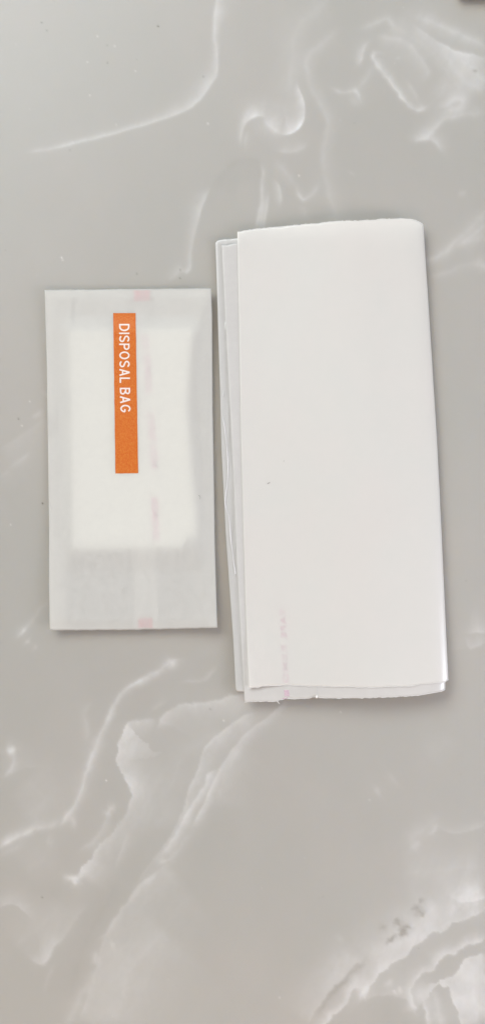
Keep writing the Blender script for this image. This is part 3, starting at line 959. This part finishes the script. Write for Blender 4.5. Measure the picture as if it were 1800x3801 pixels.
nfl = 170
rim_tube("torn_edge", TP[0, :nfl + 8], top_o, seed=1, r=0.00010)
rim_tube("torn_edge", TP[-1, :nfl + 8], top_o, seed=2, r=0.00012)
rim_tube("torn_edge", MP[-1, :nfl + 8], mid_o, seed=3, r=0.00011)

# film creases along the left side: highlight put in as near-white glossy rolls
def crease_glint_roll(pts, zo, r, seed):
    q = resample([(x, y, 1.0, 1.0, 1.0) for x, y in pts], 3.0)
    P = []
    for x, y in q[:, :2]:
        z = float(back_z(np.array(x), np.array(y))) + float(back_extra(np.array([[x]]), np.array([[y]]), [('f', 0)])[0, 0]) + zo
        P.append(W(x, y, z))
    o = rim_tube("crease_with_glint", P, back_o, r=r, seed=seed)
    o.data.materials[0] = m_crease_glint
    return o


m_crease_glint = paper("crease_glint_white", (0.97, 0.97, 0.98), 0.1, rough=0.25, spec=1.0, mottle=0.0, coat=1.0, crough=0.2, cior=2.2)
crease_glint_roll([(561, 1051), (566, 1082), (571, 1129), (574, 1178), (571, 1224), (566.4, 1266), (577, 1308), (580.5, 1353), (586, 1398), (592.5, 1445)], 0.00012, 0.00030, 11)
crease_glint_roll([(560.5, 985), (562.5, 1000)], 0.00002, 0.00016, 12)
crease_glint_roll([(568.5, 810), (570.5, 828)], 0.00002, 0.00016, 13)
crease_glint_roll([(593, 1450), (598, 1520), (602, 1600)], -0.00003, 0.00008, 14)

# the small torn flakes at the lower end
def flake(pts, zoff=0.0):
    x0, y0 = pts[0]
    V_ = []
    for k, (x, y) in enumerate(pts):
        z = float(mid_z(np.array(float(x)), np.array(1750.0))) + zoff + 0.25 * MM * (k % 2)
        V_.append(W(x, y, z))
    mesh_obj("torn_flake", V_, [tuple(range(len(pts)))], m_torn, mid_o, smooth_shade=False, thick=0.00006)


flake([(793, 1756), (794, 1751), (797, 1749), (800, 1753), (797, 1757)], 0.05 * MM)
flake([(696, 1764), (698, 1763), (702, 1769), (704, 1771), (701, 1770)])

quad_strip("seam_line", [(791, 1640), (795, 1640), (800, 1752), (796, 1752)], mid_z, m_film, mid_o, 4, 40, eps=0.03 * MM)


def wrap_text(y0, y1, x0, x1, wdt, off=0.04):
    def f(u, w):
        y = y0 + (y1 - y0) * u
        x = x0 + (x1 - x0) * u + wdt * w
        return W(x, y, float(mid_z(np.array(x), np.array(y))) + off * MM)
    return f


def under_top(y0, y1, x0, x1, wdt):
    def f(u, w):
        y = y0 + (y1 - y0) * u
        x = x0 + (x1 - x0) * u + wdt * w
        return W(x, y, float(top_z(np.array(x), np.array(y))) - 0.035 * MM)
    return f


text_mesh("TAPE", under_top(1532, 1604, 703, 707, 15), m_faint, "printed_marking", mid_o, bold=0.04, mirror=True, cuts=8, spacing=1.4)
text_mesh("REMO", under_top(1624, 1718, 706, 711, 16), m_faint, "printed_marking", mid_o, bold=0.04, mirror=True, cuts=8, spacing=1.4)
m_pale = ink("pale_pink_ink", (0.76, 0.52, 0.66), (0.82, 0.64, 0.74), trans=0.45)
quad_strip("printed_marking", [(714, 1737), (727, 1736), (728, 1752), (716, 1753)], mid_z, m_pale, mid_o, 4, 8, eps=0.04 * MM, wob=1.0)
quad_strip("printed_marking", [(711, 1756.5), (723, 1755), (723, 1758), (711, 1759.5)], mid_z, m_pale, mid_o, 6, 3, eps=0.05 * MM, wob=0.6)

# ------------------------------------------------------------------ lint
m_lint = ink("grey_lint", (0.10, 0.09, 0.08), (0.2, 0.19, 0.17), rough=0.9)


def lint(pts, zf, label, r=0.00011):
    P = [np.array(W(x, y, float(zf(np.array(float(x)), np.array(float(y)))) + 0.00012)) for x, y in pts]
    V_, F_ = [], []
    for i, p_ in enumerate(P):
        d = P[min(i + 1, len(P) - 1)] - P[max(i - 1, 0)]
        d /= np.linalg.norm(d)
        n1_ = np.cross(d, (0, 0, 1))
        q = r * (0.5 if i in (0, len(P) - 1) else 1)
        for a in range(5):
            th = a * 2 * math.pi / 5
            V_.append(p_ + q * (math.cos(th) * n1_ + math.sin(th) * np.array((0, 0, 1))))
    for i in range(len(P) - 1):
        for a in range(5):
            b = (a + 1) % 5
            F_.append((i * 5 + a, i * 5 + b, i * 5 + 5 + b, i * 5 + 5 + a))
    F_ += [tuple(range(4, -1, -1)), tuple(len(V_) - 5 + a for a in range(5))]
    o = mesh_obj("lint", V_, F_, m_lint)
    o['label'] = label
    o['category'] = 'lint'
    return o


lint([(672, 1218), (674, 1216), (677, 1215), (679, 1213)], top_z, "short grey lint fibre on the folded wrapper near its left edge", 0.00008)
lint([(713, 1160), (715, 1160)], top_z, "tiny dark lint speck on the upper middle of the folded wrapper", 0.00014)
lint([(499, 1246), (503, 1248), (504, 1252), (503, 1256)], front_z, "curved pale grey lint fibre at the right side of the paper pouch", 0.00005)

# ------------------------------------------------------------------ guessed block at the top right corner, added for its soft shadow
def corner_thing():
    bm = bmesh.new()
    bmesh.ops.create_cube(bm, size=1.0)
    x0, y0, _ = W(1148, -70); x1, y1, _ = W(1262, 0.5)
    h = 0.0035
    for v in bm.verts:
        v.co = ((x0 + x1) / 2 + v.co.x * (x1 - x0), (y0 + y1) / 2 + v.co.y * abs(y1 - y0), h / 2 + 0.0001 + v.co.z * h)
    bmesh.ops.bevel(bm, geom=bm.edges[:] + bm.verts[:], offset=0.0014, segments=5, affect='EDGES', profile=0.5)
    me = bpy.data.meshes.new("corner_shadow_block")
    bm.to_mesh(me); bm.free()
    me.polygons.foreach_set('use_smooth', [True] * len(me.polygons))
    me.materials.append(ink("corner_block_taupe", (0.42, 0.405, 0.38), (0.46, 0.44, 0.42), rough=0.6, scale=300))
    o = bpy.data.objects.new("corner_shadow_block", me)
    col.objects.link(o)
    o['label'] = "taupe block cut off by the top right corner, added for its soft shadow"
    o['category'] = "block"


corner_thing()
